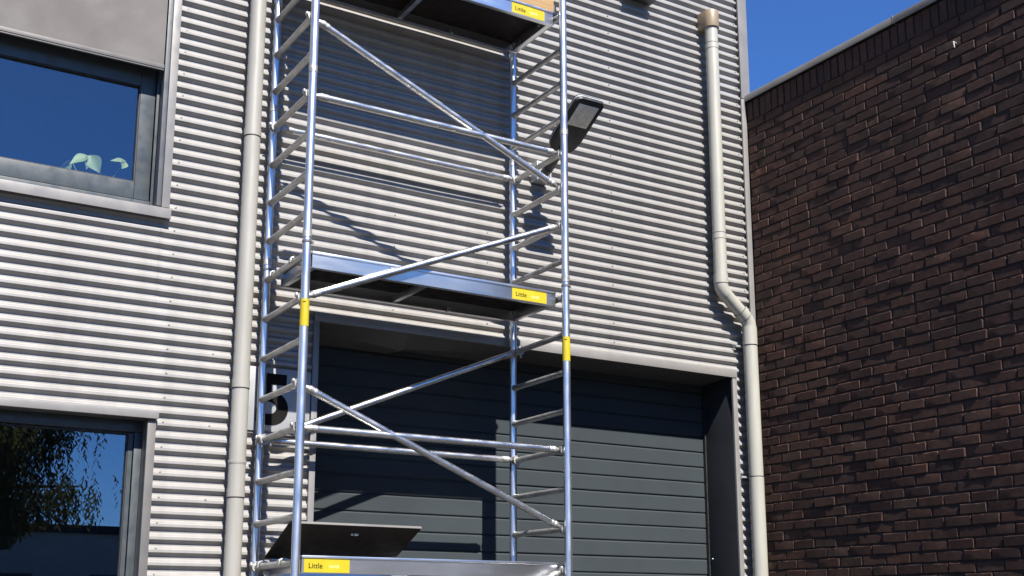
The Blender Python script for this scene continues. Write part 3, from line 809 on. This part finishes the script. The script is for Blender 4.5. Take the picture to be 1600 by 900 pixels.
# ================================================================== PLANT behind the upper window
ph = empty('houseplant', (1.5, 0.36, 4.1), 'pale green leafy houseplant behind the upper window pane', 'houseplant')
obj('pot', MB().tube((1.5, 0.36, 4.02), (1.5, 0.36, 4.20), 0.07, 24, 0.09), TAN, ph)
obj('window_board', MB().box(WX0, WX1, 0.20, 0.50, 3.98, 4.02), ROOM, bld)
def leaf(c, tip, width, roll, seed):
    rr = random.Random(seed)
    c = Vector(c); tip = Vector(tip); d = tip - c
    side = d.cross(Vector((0, 1, 0))).normalized()
    side = (Matrix.Rotation(roll, 3, d.normalized()) @ side)
    nn = d.cross(side).normalized()
    mb = MB(); prof = [0.12, 0.62, 0.95, 1.0, 0.86, 0.58, 0.28, 0.02]
    n = len(prof)
    for i, w in enumerate(prof):
        t = i / (n - 1)
        o = c + d * t + nn * (0.16 * d.length * (t - 0.5) ** 2 * -1)
        for k in (-1, -0.5, 0, 0.5, 1):
            mb.v.append(tuple(o + side * (k * w * width) + nn * (abs(k) * w * width * 0.32) + nn * rr.uniform(-0.002, 0.002)))
    for i in range(n - 1):
        for k in range(4):
            a = i * 5 + k
            mb.f.append((a, a + 1, a + 6, a + 5))
    return obj('leaf', mb, PLANT, ph, ang=80)
leaf((1.43, 0.27, 4.490), (1.315, 0.25, 4.405), 0.036, 0.5, 1)
leaf((1.435, 0.265, 4.492), (1.500, 0.24, 4.375), 0.050, 0.3, 2)
leaf((1.432, 0.27, 4.488), (1.418, 0.25, 4.385), 0.030, -0.4, 3)
leaf((1.665, 0.28, 4.505), (1.560, 0.26, 4.480), 0.020, 0.5, 4)
leaf((1.66, 0.28, 4.50), (1.635, 0.25, 4.435), 0.026, -0.2, 5)
leaf((1.36, 0.40, 4.47), (1.27, 0.36, 4.40), 0.035, -0.7, 6)
stm = MB()
for (q, e) in (((1.49, 0.36, 4.18), (1.432, 0.27, 4.49)), ((1.51, 0.36, 4.18), (1.662, 0.28, 4.502)), ((1.49, 0.37, 4.18), (1.36, 0.40, 4.47))):
    q, e = Vector(q), Vector(e); m_ = (q + e) / 2 + Vector((0, 0.02, 0.03)); stm.chain([q, m_, e], [0.004, 0.0035, 0.0025], 8)
obj('stem', stm, PLANT, ph)

# ================================================================== ACROSS THE YARD (seen in the lower window, plus added unseen sky blockers)
def willow(base, h, label, seed, lean, n_strands):
    rr = random.Random(seed)
    t = empty('willow_tree', base, label, 'tree', 'trees across the yard')
    b = Vector(base); tr = MB()
    top = b + Vector((lean, 0, h * 0.55))
    tr.chain([b, b + Vector((lean * 0.3, 0, h * 0.25)), top], [0.34, 0.27, 0.18], 14)
    limbs = []
    for k in range(11):
        a = rr.uniform(0, 2 * PI); s = b + (top - b) * rr.uniform(0.45, 1.0)
        e = s + Vector((math.cos(a) * h * 0.36, math.sin(a) * h * 0.3, h * rr.uniform(0.12, 0.42)))
        m_ = (s + e) / 2 + Vector((0, 0, h * 0.06))
        tr.chain([s, m_, e], [0.10, 0.06, 0.02], 8)
        limbs += [(s, m_, e)]
    obj('trunk', tr, BARK, t)
    V, F_ = [], []
    for k in range(n_strands):
        s, m_, e = rr.choice(limbs); q = rr.uniform(0.25, 1.0)
        p_ = (1 - q) ** 2 * s + 2 * q * (1 - q) * m_ + q * q * e + Vector((rr.gauss(0, 0.35), rr.gauss(0, 0.35), rr.gauss(0, 0.25)))
        dx = rr.uniform(-0.35, 0.35); L = rr.uniform(0.8, 2.6)
        nl = int(L / 0.075)
        for i in range(nl):
            u = i / nl
            c = p_ + Vector((dx * math.sin(u * 1.6) + rr.gauss(0, 0.03), rr.gauss(0, 0.05), -L * u + 0.2 * math.sin(u * 3)))
            if c.z < 2.3 + 1.6 * max(0.0, min(1.0, (c.x - b.x) / 2.5)): break
            a = rr.uniform(0, 2 * PI); ln = rr.uniform(0.10, 0.19)
            d = Vector((math.cos(a) * 0.6, math.sin(a) * 0.6, -0.8)).normalized() * ln
            w = d.cross(Vector((rr.gauss(0, 1), rr.gauss(0, 1), rr.gauss(0, 1)))).normalized() * ln * 0.16
            n0 = len(V)
            for v in (c, c + d * 0.5 + w, c + d, c + d * 0.5 - w): V.append(tuple(v - b))
            F_.append((n0, n0 + 1, n0 + 2, n0 + 3))
    me = bpy.data.meshes.new('crown'); me.from_pydata(V, [], F_); me.materials.append(WILLOW)
    o = bpy.data.objects.new('crown', me); col.objects.link(o); o.parent = t
    return t
w0 = willow((3.0, -24.0, 0), 9.0, 'tall willow tree mirrored in the lower window', 11, 0.2, 3000)
def copy_thing(o, loc, rz, sc_, label):
    c = o.copy(); col.objects.link(c); c.location = loc; c.rotation_euler = (0, 0, rz); c.scale = (sc_, sc_, sc_); c['label'] = label
    for ch in list(o.children):
        q = ch.copy(); col.objects.link(q); q.parent = c
    return c
TL = 'unseen willow copy added across the yard to block low sky'
for (x, y, rz, sc_) in ((-3.5, -27, 1.2, 0.8), (-10, -26, 2.9, 0.85), (-18, -28, 4.4, 0.8), (17.5, -28, 3.7, 0.75), (26, -27, 5.2, 0.8), (36, -29, 2.0, 0.8)):  # unseen copies added to keep bright low sky off the metal front
    copy_thing(w0, (x, y, 0), rz, sc_, TL)
fbq = empty('far_shed', (22, -52, 0), 'low dark flat roofed shed mirrored in the lower window, lengthened to block low sky', 'building')
obj('wall', MB().box(-55, 60, -60, -48, 0, 5.4), FARWALL, fbq)  # both ends lengthened out of view to cover the bright horizon
obj('roof', MB().box(-55.2, 60.2, -60.2, -47.8, 5.401, 5.75), ROOFM, fbq)
for i in range(-12, 9):
    w_ = obj('window', MB().box(12 + i * 5, 14.6 + i * 5, -48.0, -47.93, 2.0, 3.6), ANTH, fbq)
    obj('pane', MB().box(12.1 + i * 5, 14.5 + i * 5, -47.929, -47.92, 2.1, 3.5), BLACK, w_)
